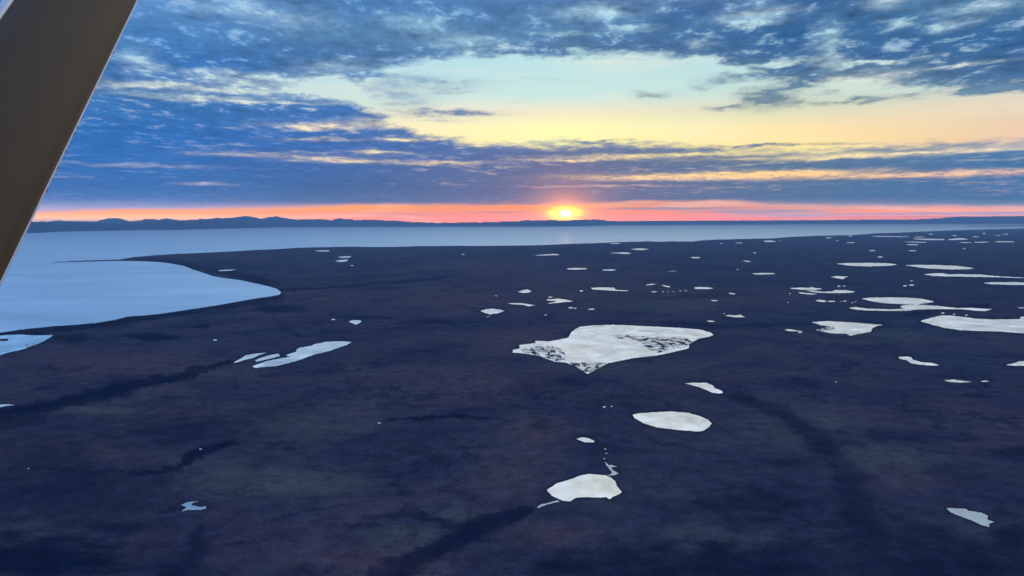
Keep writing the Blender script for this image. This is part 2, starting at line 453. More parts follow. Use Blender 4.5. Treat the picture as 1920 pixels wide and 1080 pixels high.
def add_reeds(m_):
    t = m_.node_tree; L_ = t.links; b = t.nodes['Principled BSDF']
    at = nd(t, 'ShaderNodeAttribute', attribute_name='reed')
    g = nd(t, 'ShaderNodeNewGeometry')
    n = nd(t, 'ShaderNodeTexNoise', Scale=0.05, Detail=8.0, Roughness=0.72, Distortion=0.4); L_.new(g.outputs['Position'], n.inputs['Vector'])
    a = nd(t, 'ShaderNodeMath', operation='MULTIPLY_ADD'); L_.new(at.outputs['Fac'], a.inputs[0]); a.inputs[1].default_value = 0.27; L_.new(n.outputs['Fac'], a.inputs[2])
    r_ = nd(t, 'ShaderNodeMapRange'); L_.new(a.outputs[0], r_.inputs[0]); r_.inputs[1].default_value = 0.72; r_.inputs[2].default_value = 0.86
    d = nd(t, 'ShaderNodeBsdfDiffuse'); d.inputs[0].default_value = (0.15, 0.16, 0.165, 1)
    ms = nd(t, 'ShaderNodeMixShader'); out = t.nodes['Material Output']
    L_.new(r_.outputs[0], ms.inputs[0]); L_.new(b.outputs[0], ms.inputs[1]); L_.new(d.outputs[0], ms.inputs[2]); L_.new(ms.outputs[0], out.inputs['Surface'])
M_TUNDRA = tundra_material()
M_SEA = water_material('sea water', (0.50, 0.66, 0.80), 0.85, 0.42, 0.10, 0.02, sx=0.35, var=0.91)
M_POND = water_material('pond water', (1.0, 0.985, 0.94), 0.75, 0.42, 0.05, 0.06, var=0.68)

M_SHALLOW = water_material('shallow pool water', (0.42, 0.52, 0.60), 0.75, 0.42, 0.05, 0.06)
M_LAGOON = water_material('lagoon water', (0.56, 0.78, 0.92), 0.8, 0.42, 0.05, 0.06)
for q in (M_POND, M_SHALLOW, M_LAGOON): add_reeds(q)
MATS = dict(pond=M_POND, shallow=M_SHALLOW, lagoon=M_LAGOON)

# ------------------------------------------------------------------ outlines traced on the ground
LAND = [(3400,424),(2700,425),(2200,426),(1920,428),(1860,429.5),(1800,431),(1740,433),(1700,435),(1640,437),(1600,440),(1540,441),(1480,443.5),(1450,446),
 (1400,447),(1340,448.5),(1312,450),(1300,452),(1260,451.5),(1240,452.5),(1215,451.5),(1160,453),(1130,454.5),(1060,456.5),(1020,458.5),(960,459.5),(900,460),(860,459.8),
 (780,460.5),(740,462),(700,462),(660,461.5),(600,462.5),(560,463.5),(520,466),(480,467.5),(440,470),(400,472),(360,474),(330,475),(290,477.5),(250,481),(235,483.5),(225,485.5),
 (160,487.2),(110,489.2),(84,490.6),(110,490.4),(160,488.9),(225,487.6),(270,488.3),(300,490),(318,492),(345,497),(360,503),(376,508),(400,516),(425,520),(450,523),(478,529),(500,533.5),(519,539),
 (527,545),(524,550),(508,553),(480,557),(440,564),(400,571),(360,577),(300,586),(264,589.5),(240,590.5),(215,597),(180,603),(140,606.5),(100,609),(50,614),(0,621),
 (-80,634),(-300,680),(-700,790),(-1500,1000),(-1500,2600),(3400,2600)]

big_lake = dict(poly=[(1065,633),(1072,622),(1086,613),(1112,610),(1150,609),(1200,611),(1260,614),(1310,617.5),(1332,623),(1338,628),(1330,631),(1310,635),(1292,645),(1291,653),
   (1268,659),(1230,667),(1190,671),(1155,678),(1140,681),(1126,688),(1112,696),(1102,701),(1092,696),(1078,686),(1062,680),(1040,678),(1022,672),(1010,667),(985,663),(961,661),(962,656),(975,653),
   (973,647),(1005,643),(1003,639),(1030,640),(1045,637)],
   marsh=[[(1140,626),(1180,628),(1225,631),(1290,633),(1300,640),(1290,652),(1262,655),(1232,664),(1215,655),(1200,644),(1185,637),(1160,636),(1145,632)],
          [(1000,648),(1040,647),(1062,660),(1064,680),(1030,678),(1005,668),(978,662),(975,654)],
          [(1062,678),(1140,678),(1115,700),(1090,700)]])
POND = [
 ('largest pond, white and angular, with grassy marsh breaking up its right side and left tip', big_lake),
 ('oval white pond on the right of centre, second nearest of the two big ones', dict(poly=[(1186,778),(1195,775),(1225,773),(1258,771.5),(1290,774),(1312,780),(1328,787),(1334,794),(1330,800),(1318,808),(1308,809),(1270,806),(1230,801),(1205,793),(1190,784)])),
 ('nearest large white pond, domed at the back with a scalloped front shore', dict(poly=[(1025,919),(1045,906),(1072,898),(1090,891),(1105,888.5),(1135,891),(1146,896),(1154,903),(1157,912),(1166,922),(1160,927),(1150,931),(1143,936),(1136,932),(1120,933),(1100,932),(1080,933),(1070,940),(1055,939),(1045,934),(1035,930)])),
 ('thin braided outlet of water at the back right corner of the nearest large pond', dict(poly=[(1134,866),(1138,868),(1142,872),(1150,873),(1158,875),(1146,876),(1150,882),(1160,888),(1152,891),(1140,892),(1148,886),(1143,880),(1138,874)], amp=1.6, mat='shallow')),
 ('two broken slivers of water beyond the front left corner of the nearest large pond', dict(poly=[(1008,950),(1016,945),(1024,944),(1034,941),(1046,938),(1048,941),(1036,943),(1026,946),(1016,949),(1010,952)], amp=1.6, mat='shallow')),
 ('bent white sausage shaped pond above the oval white pond', dict(poly=[(1285,719),(1300,717.5),(1325,718),(1337,723),(1340,728),(1352,732),(1356,736),(1350,738),(1335,736),(1322,730),(1305,724)])),
 ('tiny pale lens shaped pond between the oval pond and the nearest pond', dict(poly=[(1081,823),(1090,820),(1102,821),(1115,827),(1113,829.5),(1095,829)])),
 ('grey ragged pond alone at the lower right, nearest on that side', dict(poly=[(1774,952.5),(1812,954),(1816,958),(1840,961),(1852,967),(1851,974),(1864,979),(1854,982),(1856,989),(1840,984),(1820,975),(1795,966),(1780,959)], amp=1.2, mat='shallow')),
 ('thin blue branching pool at the lower left among dark sedge', dict(poly=[(339,947),(350,942),(360,940),(372,940),(362,942),(358,947),(378,951),(386,949),(387,953),(376,956),(352,956),(340,959),(350,951)], amp=1.0, mat='shallow')),
 ('long pale blue pond left of centre slanting up to a point on its right', dict(poly=[(472,687.5),(480,684),(500,677),(530,671),(545,669),(536,666),(556,659),(555,655),(562,652),(583,648.5),(590,645),(612,641),(630,640),(647,640),(659,641.5),(650,647),(635,652),(620,657.5),(605,661),(585,666),(567,673),(555,677),(540,681),(520,686),(490,688.5),(480,690)], amp=.8)),
 ('narrow pale pond beside the long blue pond, between it and the thin outer one', dict(poly=[(477,676),(488,671),(505,666),(522,663),(525,668),(512,671),(495,675),(482,678)], amp=.6)),
 ('thin curved outer pond at the left end of the long blue pond', dict(poly=[(437,680),(448,674),(461,666),(480,663),(500,661),(486,666),(475,671),(458,675),(442,680)], amp=.5)),
 ('blue lagoon cut by the left edge, behind a dark barrier of land', dict(poly=[(-120,668),(-60,640),(0,629),(40,627),(70,629),(99,628),(96,632),(88,636),(80,641),(66,647),(52,652),(35,657),(15,661),(0,666),(-60,685)], marsh=[[(44,646),(78,641),(72,652),(46,655)]], hole=[[(-40,640),(-10,636),(17,635),(14,639),(-10,639.5)]], mat='lagoon')),
 ('thin bright pool at the left edge on the dark drainage band', dict(poly=[(-60,764),(0,758.5),(18,757.5),(27,759.5),(10,761.5),(-20,768)])),
 ('small diamond pond above the right tip of the long blue pond', dict(poly=[(653,603),(663,600),(676,600.5),(678,603),(672,607),(667,608.5)])),
 ('left of centre far pond, flat sliver nearest the sea', dict(poly=[(591,470.5),(595,469.5),(617,469),(617,471.5),(600,471.8)])),
 ('upper of two stacked slivers on the far left tundra', dict(poly=[(633,482),(645,480.5),(660,480.5),(655,483),(640,483.5)])),
 ('lower of two stacked slivers on the far left tundra', dict(poly=[(629,489),(640,487.5),(654,486),(651,489),(645,491),(633,491)])),
 ('short bright sliver by the curved bay shore', dict(poly=[(408,506.8),(425,505.5),(443,505.2),(432,507.5),(412,508.3)])),
 ('white fish shaped pond left above the largest pond', dict(poly=[(901,583),(912,579.5),(925,579),(937,580.5),(946,583),(938,586),(928,588),(919,589.5),(908,586.5)])),
 ('small winged pond above the white fish shaped pond', dict(poly=[(971,547),(984,543),(990,542.5),(997,546),(990,549),(980,549.5)])),
 ('wavy sliver to the right of the white fish shaped pond', dict(poly=[(952,568.5),(975,568),(990,570),(1003,572.5),(990,574.2),(980,571.5),(960,570.5)])),
 ('ragged double armed pond above the largest pond', dict(poly=[(1025,561.5),(1045,560),(1060,561.5),(1076,565),(1062,566),(1048,567.5),(1026,569.5),(1040,566),(1042,564),(1025,563.5)], amp=.7)),
 ('tiny sliver just above the ragged double armed pond', dict(poly=[(1027,556.5),(1034,556),(1037,557.5),(1029,558.2)])),
 ('long far sliver straight below the setting sun', dict(poly=[(1000,478.8),(1030,476.6),(1044,476.2),(1050,478),(1020,479)])),
 ('flat sliver right of the sun, first in its row', dict(poly=[(1062,503.5),(1080,502.3),(1100,503),(1100,504.6),(1080,505.6),(1066,504.9)])),
 ('flat sliver right of the sun, second in its row', dict(poly=[(1129,506),(1145,505),(1157,505.6),(1150,507.2),(1133,507.3)])),
 ('wedge pond with a long tail pointing right, above the largest pond', dict(poly=[(1108,540),(1120,539),(1152,539.3),(1154,543.5),(1179,544.5),(1176,546),(1150,545),(1128,543.6),(1112,542.5)])),
 ('pale spindle near the sea, right of the sun', dict(poly=[(1183,466.8),(1200,465.7),(1217,466.7),(1210,468),(1200,469),(1188,468)])),
 ('thin bent sliver just under the pale spindle near the sea', dict(poly=[(1144,474.5),(1165,473),(1178,473.5),(1184,475.5),(1170,476.2),(1160,475)])),
 ('short white dash in the far middle distance', dict(poly=[(1295,482),(1312,482),(1312,484),(1300,484.3)])),
 ('slanting short dash right of the short white dash', dict(poly=[(1393,489),(1400,488.7),(1409,490.5),(1402,491)])),
 ('long straight white sliver in the far middle distance', dict(poly=[(1411,512.6),(1430,511.8),(1452,512),(1452,513.8),(1430,514.8),(1415,514.2)])),
 ('white torpedo shaped pond between two strings of dots', dict(poly=[(1300,539.5),(1310,538),(1330,538.8),(1338,540.5),(1325,542),(1305,542)])),
 ('small arched sliver at the left of a string of dots', dict(poly=[(1211,534),(1222,532),(1232,532.5),(1222,534.2),(1212,535)])),
 ('twin lobed speck right of the small arched sliver', dict(poly=[(1240,534.5),(1247,535),(1252,536.5),(1257,537),(1254,539),(1248,537.5)])),
 ('largest of the string of dots below the arched sliver', dict(poly=[(1220,547),(1226,546),(1233,547.2),(1226,548.2)])),
 ('knobbly little pond right of the torpedo shaped pond', dict(poly=[(1365,549.2),(1370,549),(1375,550.5),(1379,549),(1377,552),(1370,551.3)])),
 ('bow shaped streak right below the torpedo shaped pond', dict(poly=[(1333,562.5),(1342,563),(1348,563.5),(1342,564.6),(1334,564)])),
 ('white bird shaped pond above the right end of the largest pond', dict(poly=[(1360,592),(1368,590.5),(1378,591.5),(1388,590),(1393,593),(1398,594.2),(1385,595),(1372,594)], amp=.6)),
 ('short wavy streak above the right tip of the largest pond', dict(poly=[(1325,601.5),(1333,601),(1342,602.5),(1334,603.6),(1327,602.8)])),
 ('left of two long oval ponds side by side at the right', dict(poly=[(1568,494.5),(1590,493),(1630,492.8),(1665,493.5),(1683,496),(1670,498),(1630,499.5),(1590,498)])),
 ('right of two long oval ponds side by side at the right', dict(poly=[(1698,497.5),(1720,496.5),(1760,496.8),(1800,499),(1827,503),(1815,505),(1780,505),(1735,503)])),
 ('long wavy pond running to the right edge, tapering right', dict(poly=[(1731,514.5),(1750,512.3),(1768,512.2),(1780,514.5),(1800,514),(1840,514.6),(1870,518),(1925,520.5),(1925,521.5),(1870,519.8),(1820,519),(1780,518.5),(1750,517.5)])),
 ('spindle pond at the right edge under the long wavy pond', dict(poly=[(1844,530.5),(1862,529),(1885,529.3),(1898,528.5),(1930,530.5),(1925,534.5),(1890,534),(1860,533)])),
 ('long white oval joined by a neck to the pond below it', dict(poly=[(1616,560),(1630,558),(1670,557.5),(1700,558),(1730,560),(1752,566),(1742,567.5),(1725,570),(1720,571.5),(1705,571),(1690,570.5),(1650,567.5),(1630,564)])),
 ('narrow winding pond under the long white oval, ending in a point at right', dict(poly=[(1592,577.5),(1602,575.5),(1630,579),(1670,580),(1695,578.5),(1687,574.5),(1695,572.5),(1722,571.2),(1760,573.5),(1790,577),(1800,577.5),(1820,577),(1845,578.5),(1860,579.5),(1848,583.5),(1830,582.5),(1805,580),(1760,579.5),(1720,580),(1700,583),(1660,583),(1620,582),(1600,580)])),
 ('very wide smooth pond reaching the right edge', dict(poly=[(1725,602),(1745,596),(1765,591.5),(1785,591.5),(1810,594.5),(1830,597.5),(1860,598.8),(1912,598.5),(1914,594),(1935,592),(2000,600),(1990,625),(1920,625),(1880,622),(1840,620.5),(1800,619),(1770,614.5),(1745,608)])),
 ('angular white pond right of the largest pond, torn along its lower left', dict(poly=[(1522,604),(1550,602),(1590,604),(1640,608),(1657,609),(1645,611),(1636,615),(1633,622),(1620,624.5),(1600,628),(1595,629.5),(1586,625.5),(1560,625),(1545,622),(1530,618.5),(1548,614),(1561,613),(1540,610)], marsh=[[(1530,612),(1566,610),(1566,619),(1535,622)]])),
 ('slim white dash left of the torn angular pond', dict(poly=[(1471,618),(1480,617),(1494,619.5),(1508,621.5),(1490,621),(1478,621)])),
 ('white slug shaped pond right of centre with a thin tail', dict(poly=[(1684,669.5),(1700,668.3),(1709,670),(1712,674.5),(1730,679.5),(1745,680),(1762,685),(1745,685.5),(1722,683.5),(1708,681),(1700,675.5),(1688,673)])),
 ('pale pond cut by the right edge, beyond the slug shaped pond', dict(poly=[(1886,684),(1900,681.5),(1910,677.5),(1940,676),(1940,686),(1905,686),(1890,685)], amp=.8)),
 ('thin lens under the pale pond at the right', dict(poly=[(1770,713),(1788,711.5),(1805,714),(1824,716.2),(1800,717.2),(1780,716)])),
 ('short dash at the end of the thin lens', dict(poly=[(1838,714.8),(1848,713.5),(1856,715),(1842,716)])),
 ('arrowhead pond above the joined pair on the right', dict(poly=[(1557,519),(1570,517.5),(1590,518.5),(1583,521),(1582,524),(1572,522)])),
 ('upper of the joined pair of slim ponds, with a small peak', dict(poly=[(1478,540.5),(1500,539),(1518,539.5),(1521,537.5),(1526,539.5),(1543,541.5),(1530,543.3),(1500,543)])),
 ('lower of the joined pair of slim ponds, swelling to the right', dict(poly=[(1510,544.5),(1525,545),(1545,547),(1560,546.5),(1565,544),(1585,543.8),(1604,547),(1595,549),(1565,549.5),(1535,549)])),
 ('faint thin pool under the joined pair', dict(poly=[(1497,547.5),(1515,549.5),(1535,551),(1520,552.2),(1500,550.2)])),
 ('white patch starting a broken chain under the joined pair', dict(poly=[(1528,563),(1538,562),(1552,564.5),(1545,566.5),(1535,565.5)])),
 ('fragmented middle of the broken chain under the joined pair', dict(poly=[(1552,564),(1565,564),(1566,566),(1554,566)], amp=.6)),
 ('far left end sliver of the sea side pond row on the right', dict(poly=[(1633,442.5),(1650,442.2),(1680,443),(1700,443.6),(1705,444.4),(1670,444.2),(1645,443.9)])),
 ('brightest long sliver of the sea side pond row', dict(poly=[(1710,447.6),(1740,447.6),(1770,448.4),(1771,450),(1740,450.2),(1720,449)])),
 ('humped sliver right of the brightest long sliver', dict(poly=[(1777,449),(1790,447),(1802,446.2),(1813,448),(1814,449.4),(1795,449.8),(1780,450.2)])),
 ('upper thin dash above the brightest long sliver', dict(poly=[(1713,444.2),(1730,443.7),(1738,444.4),(1720,445.2)])),
 ('thin sliver under the brightest long sliver', dict(poly=[(1692,453),(1712,453.2),(1738,453.8),(1735,455),(1710,454.6)])),
 ('short dash two rows under the brightest long sliver', dict(poly=[(1700,458),(1722,458),(1720,459.6),(1702,459.4)])),
 ('first dash of the long dashed line at far right', dict(poly=[(1795,454.2),(1815,454.2),(1826,455),(1810,455.6)])),
 ('middle dash of the long dashed line at far right', dict(poly=[(1827,453.6),(1845,453.2),(1858,453.4),(1845,454.9),(1830,455)])),
 ('last dash of the long dashed line at far right', dict(poly=[(1864,452.6),(1885,452.4),(1902,452.8),(1900,454),(1870,454.2)])),
 ('topmost dash beside the sea at far right', dict(poly=[(1738,438.6),(1745,438.2),(1752,439),(1745,440)])),
 ('isolated dash near the end of the far coast', dict(poly=[(1822,443.6),(1832,443.2),(1838,444),(1828,445)])),
 ('small dash on the far right slope', dict(poly=[(1880,438.3),(1890,438.2),(1890,439.6),(1881,439.4)])),
 ('faint dash below the end of the far coast', dict(poly=[(1866,441),(1877,441),(1875,442.1),(1866,442)])),
 ('pale dash by the sea above the long straight sliver', dict(poly=[(1546,445.7),(1556,445.2),(1561,446),(1552,447)])),
 ('short flat dash by the sea, first of three on the right', dict(poly=[(1590,442),(1598,441.9),(1598,443.4),(1592,443.2)])),
 ('short bright dash under the three by the sea', dict(poly=[(1587,454.4),(1602,454),(1603,455.4),(1590,455.6)])),
 ('dash halfway between the sea and the left oval pond', dict(poly=[(1628,469.2),(1640,469),(1642,470.6),(1632,470.6)])),
 ('dash halfway between the sea and the right oval pond', dict(poly=[(1703,469.4),(1718,469.2),(1717,470.8),(1706,470.8)])),
 ('small dash right above the left oval pond', dict(poly=[(1645,481),(1655,480.8),(1654,482.6),(1647,482.6)])),
 ('pale oval against the sea left of the coast bend', dict(poly=[(1430,451.8),(1443,450.8),(1456,452),(1450,453.6),(1434,453.3)])),
 ('thin dash left of the pale oval by the coast bend', dict(poly=[(1378,455),(1390,454.7),(1392,456.2),(1380,456)])),
 ('grey dash at the sea shore right of the sun', dict(poly=[(1143,455.8),(1162,455.8),(1162,457),(1146,457)])),
 ('tiny dash at the right edge above the very wide pond', dict(poly=[(1908,576.5),(1925,576.3),(1925,578),(1912,577.8)])),
]
# specks of open water too small for an outline: (px, py, half width)
SPECK = [(625,599,4),(660,498,3),(403,637.5,4),(711,793,3.2),(1243,547,2),(1252,547,1.8),(1262.5,546.7,1.4),(1275.5,545.5,2),(1286,545,2),(1256,508.6,1.6),(1261,508.6,1.6),(1265,508.8,1.4),
 (1383,505,2),(1023,590.5,2.6),(1352,456.5,2.4),(868,476.8,3),(1573,536.7,3.4),(1583,536.4,3),(1584,564.5,3.4),(1598,567.5,2.4),(1604,565.8,2),(1576,565.5,1.6),(1481,550.5,2),(1697,536,4),(1709,534.5,5),(1709,526.5,3),
 (1789,589.3,3),(1812,590.8,3.2),(1768,587,4),(917,593,1.6),(913,594.5,1.6),(1110,579.5,5),(1105,580,3),(1070,577,5),(1078,578,3),(1090,545.5,4),(930,554.6,2.5),(1500,623,4),(1133,763,3.4),(1147,762,2),
 (1568,716,2),(1808,466,3),(1477,567,2),(1358,588,2),(1415,474,3),(1135,842,2.2),(1137,850,1.8),(1133,860,2.2),(1462,451,2),(1570,451,2.2),(1845,437.8,3.5),(1790,441.5,4),(53,878.5,2.2),(376,842,3)]

def patch_mesh(name, px0, py0, px1, py1, step_x, step_y, field, z, mat, marsh=()):
    """flat sheet filling field > 0, cut along the field's zero line, laid on the ground"""
    xs = np.arange(px0, px1 + step_x, step_x); ys = np.arange(py0, py1 + step_y, step_y)
    GX, GY = np.meshgrid(xs, ys)
    f = field(GX, GY)
    f = np.where(np.abs(f) < 1e-4, 1e-4, f)
    nr, nc = f.shape
    verts, vid, faces = [], {}, []
    def corner(r, c):
        k = r * nc + c
        if k not in vid: vid[k] = len(verts); verts.append((GX[r, c], GY[r, c]))
        return vid[k]
    def edge(r1, c1, r2, c2):
        k = ('e',) + ((r1, c1, r2, c2) if (r1, c1) < (r2, c2) else (r2, c2, r1, c1))
        if k not in vid:
            a, b = f[r1, c1], f[r2, c2]; t = a / (a - b)
            vid[k] = len(verts)
            verts.append((GX[r1, c1] + t * (GX[r2, c2] - GX[r1, c1]), GY[r1, c1] + t * (GY[r2, c2] - GY[r1, c1])))
        return vid[k]
    s = f > 0
    anyc = s[:-1, :-1] | s[1:, :-1] | s[:-1, 1:] | s[1:, 1:]
    for r, c in zip(*np.nonzero(anyc)):
        ring = [(r, c), (r + 1, c), (r + 1, c + 1), (r, c + 1)]
        if all(s[q] for q in ring):
            faces.append([corner(*q) for q in ring]); continue
        fc = []
        for i in range(4):
            a, b = ring[i], ring[(i + 1) % 4]
            if s[a]: fc.append(corner(*a))
            if s[a] != s[b]: fc.append(edge(*a, *b))
        if len(fc) >= 3: faces.append(fc)
    if not faces: return None
    va = np.array(verts)
    X, Y = ground(va[:, 0], va[:, 1], z)
    cx, cy = float(X.mean()), float(Y.mean())
    o = mesh_obj(name, np.stack([X - cx, Y - cy, np.zeros_like(X)], -1), faces, mat, smooth=False)
    o.location = (cx, cy, z)
    reed = np.zeros(len(va))
    for mp in marsh:
        reed = np.maximum(reed, sstep(poly_sdf(va[:, 0], va[:, 1], mp, 1.6), -6.0, 5.0))
    at = o.data.attributes.new('reed', 'FLOAT', 'POINT'); at.data.foreach_set('value', reed.astype(np.float32))
    return o

def pond_field(d, h_):
    amp = d.get('amp', 0.85) * min(1.0, h_ / 14.0 + 0.25)
    def fld(X, Y):
        s_ = poly_sdf(X, Y, d['poly'], 1.6)
        s_ = s_ + amp * (1.5 * fbm(X / 9.0, Y / 4.5, 5, 0.62) + 1.3 * fbm(X / 3.0 + 7, Y / 1.6, 3, 0.6))
        for hp in d.get('hole', []):
            s_ = np.minimum(s_, -poly_sdf(X, Y, hp, 1.6) + amp * fbm(X / 7, Y / 3, 4))
        for mp in d.get('marsh', []):
            w_ = sstep(poly_sdf(X, Y, mp, 1.6), -3.0, 5.0)
            gx_, gy_ = ground(X, Y)
            g_ = fbm(gx_ / 26.0 + 3, gy_ / 42.0, 6, 0.66)
            s_ = np.minimum(s_, (0.88 - w_ * 0.72 + g_ * 1.7) * 4.0)
        return s_
    return fld

pond_boxes = []
for label, d in POND:
    P_ = np.array(d['poly'])
    x0, y0 = P_.min(0) - 3; x1, y1 = P_.max(0) + 3
    h_ = y1 - y0 - 6
    pond_boxes.append((x0, y0, x1, y1))
    stx = 0.8 if h_ > 9 else 0.9
    sty = 0.5 if h_ > 30 else 0.35 if h_ > 9 else 0.2
    o = patch_mesh('pond', max(x0, -200), y0, x1, y1, stx, sty, pond_field(d, h_), 0.15, MATS[d.get('mat', 'pond')], d.get('marsh', ()))
    structure(o, label)
for k, (x, y, w) in enumerate(SPECK):
    n_ = 9
    h_ = max(0.55, w * (0.32 if y > 600 else 0.26))
    pts = [(x + w * math.cos(a) * random.uniform(.75, 1.15), y + h_ * math.sin(a) * random.uniform(.7, 1.2)) for a in [2 * math.pi * i / n_ for i in range(n_)]]
    X, Y = ground(np.array([p[0] for p in pts]), np.array([p[1] for p in pts]), 0.15)
    cx, cy = float(X.mean()), float(Y.mean())
    o = mesh_obj('puddle', np.stack([X - cx, Y - cy, X * 0], -1), [list(range(n_))[::-1]], M_POND, smooth=False)
    o.location = (cx, cy, 0.15)
    structure(o, 'tiny speck of open water on the dark tundra')
    o['group'] = 'tiny pools scattered over the tundra'

# ------------------------------------------------------------------ tundra: one height field with the coast as its rim
vrow = [11.5]
while vrow[-1] < 1100:
    v = vrow[-1]
    vrow.append(v + (0.7 if v < 80 else 0.9 if v < 230 else 2.2 if v < 690 else 30))
vrow = np.array(vrow) / F
ucol = np.concatenate([np.arange(-2300, -1000, 30), np.arange(-1000, 1000, 1.9), np.arange(1000, 2300, 30)]) / F
U, Vv = np.meshgrid(ucol, vrow)
GX, GY = H * U / Vv, H / Vv
PX, PY = project(GX, GY)
near = PY < 1400
sd_land = np.full(PX.shape, 150.0)
nb = int(np.searchsorted(vrow, 330))
sd_land[:nb] = poly_sdf(PX[:nb], PY[:nb], LAND, 1.0)
sd_land[nb:][PX[nb:] < -350 - (PY[nb:] - 700) * 3.0] = 20.0
rag = 0.55 * fbm(PX / 10.0, PY / 4.0, 4, 0.6) * np.clip((PY - 470) / 60, 0.12, 1.3)
sd_land = sd_land + rag
dist_m = np.hypot(GX, GY)
Z = np.where(sd_land > 0, 0.0, -30.0 * sstep(-sd_land, 0, 1.6))
Zl = -9.0 * (1 - sstep(sd_land, 0, np.where(PY > 500, 2.6, 1.0)))
Z = np.where(sd_land > 0, Zl, Z - 9.0)
# gentle relief away from the ponds
mask = np.ones_like(PX)
for x0, y0, x1, y1 in pond_boxes:
    cx, cy, hx, hy = (x0 + x1) / 2, (y0 + y1) / 2, (x1 - x0) / 2, (y1 - y0) / 2
    q = np.maximum(np.abs(PX - cx) / (hx + 14), np.abs(PY - cy) / (hy + 3))
    mask = np.minimum(mask, sstep(q, 1.0, 1.5))
for x, y, w in SPECK:
    q = np.maximum(np.abs(PX - x) / (w + 6), np.abs(PY - y) / 3)
    mask = np.minimum(mask, sstep(q, 1.0, 1.8))
rel = 7.0 * np.clip(fbm(GX / 900.0, GY / 700.0, 5, 0.5), -0.2, 1) + 1.6 * np.clip(fbm(GX / 130.0 + 5, GY / 110.0, 4, 0.55), -0.3, 1)
Z = Z + np.where(sd_land > 3, np.clip(rel, 0, 9) * mask * sstep(sd_land, 3, 14), 0)
Z[PY > 1500] = -0.0

WA = fbm(PX / 38.0, PY / 16.0, 5, 0.6); WB = fbm(PX / 38.0 + 9, PY / 16.0 + 4, 5, 0.6)
WC = fbm(PX / 90.0 + 3, PY / 22.0, 6, 0.62); WD = fbm(PX / 90.0, PY / 22.0 + 7, 6, 0.62)
WF = fbm(PX / 11.0 + 2, PY / 4.5, 5, 0.68)
def stroke(pts, w, fuzz=1.0, wob=1.0):
    """soft band along a traced line, widths in px of vertical extent"""
    d2 = np.full(PX.shape, 1e9)
    ww = w if isinstance(w, (list, tuple)) else [w] * len(pts)
    wx_ = PX + 15 * wob * WA + 7 * wob * WF; wy_ = PY + 9 * wob * WB + 4.5 * wob * WF
    for (a, b, wa, wb) in zip(pts[:-1], pts[1:], ww[:-1], ww[1:]):
        ex, ey = b[0] - a[0], (b[1] - a[1]) * 2.0
        qx, qy = wx_ - a[0], (wy_ - a[1]) * 2.0
        t = np.clip((qx * ex + qy * ey) / (ex * ex + ey * ey + 1e-9), 0, 1)
        dd = np.hypot(qx - t * ex, qy - t * ey) / (2.0 * (wa + (wb - wa) * t))
        d2 = np.minimum(d2, dd)
    return 1 - sstep(d2, 1 - 0.6 * fuzz, 1 + 0.6 * fuzz)
def spot(x, y, sx, sy, fuzz=1.0):
    a_, b_ = (WC, WD) if sx > 55 else (WA, WB)
    wx_ = PX + 0.8 * sx * a_; wy_ = PY + 0.9 * sy * b_
    q = np.hypot((wx_ - x) / sx, (wy_ - y) / sy)
    return 1 - sstep(q, 1 - 0.7 * fuzz, 1 + 0.7 * fuzz)
damp_shade = np.zeros_like(PX); lich_haze = np.zeros_like(PX); heath_haze = np.zeros_like(PX)
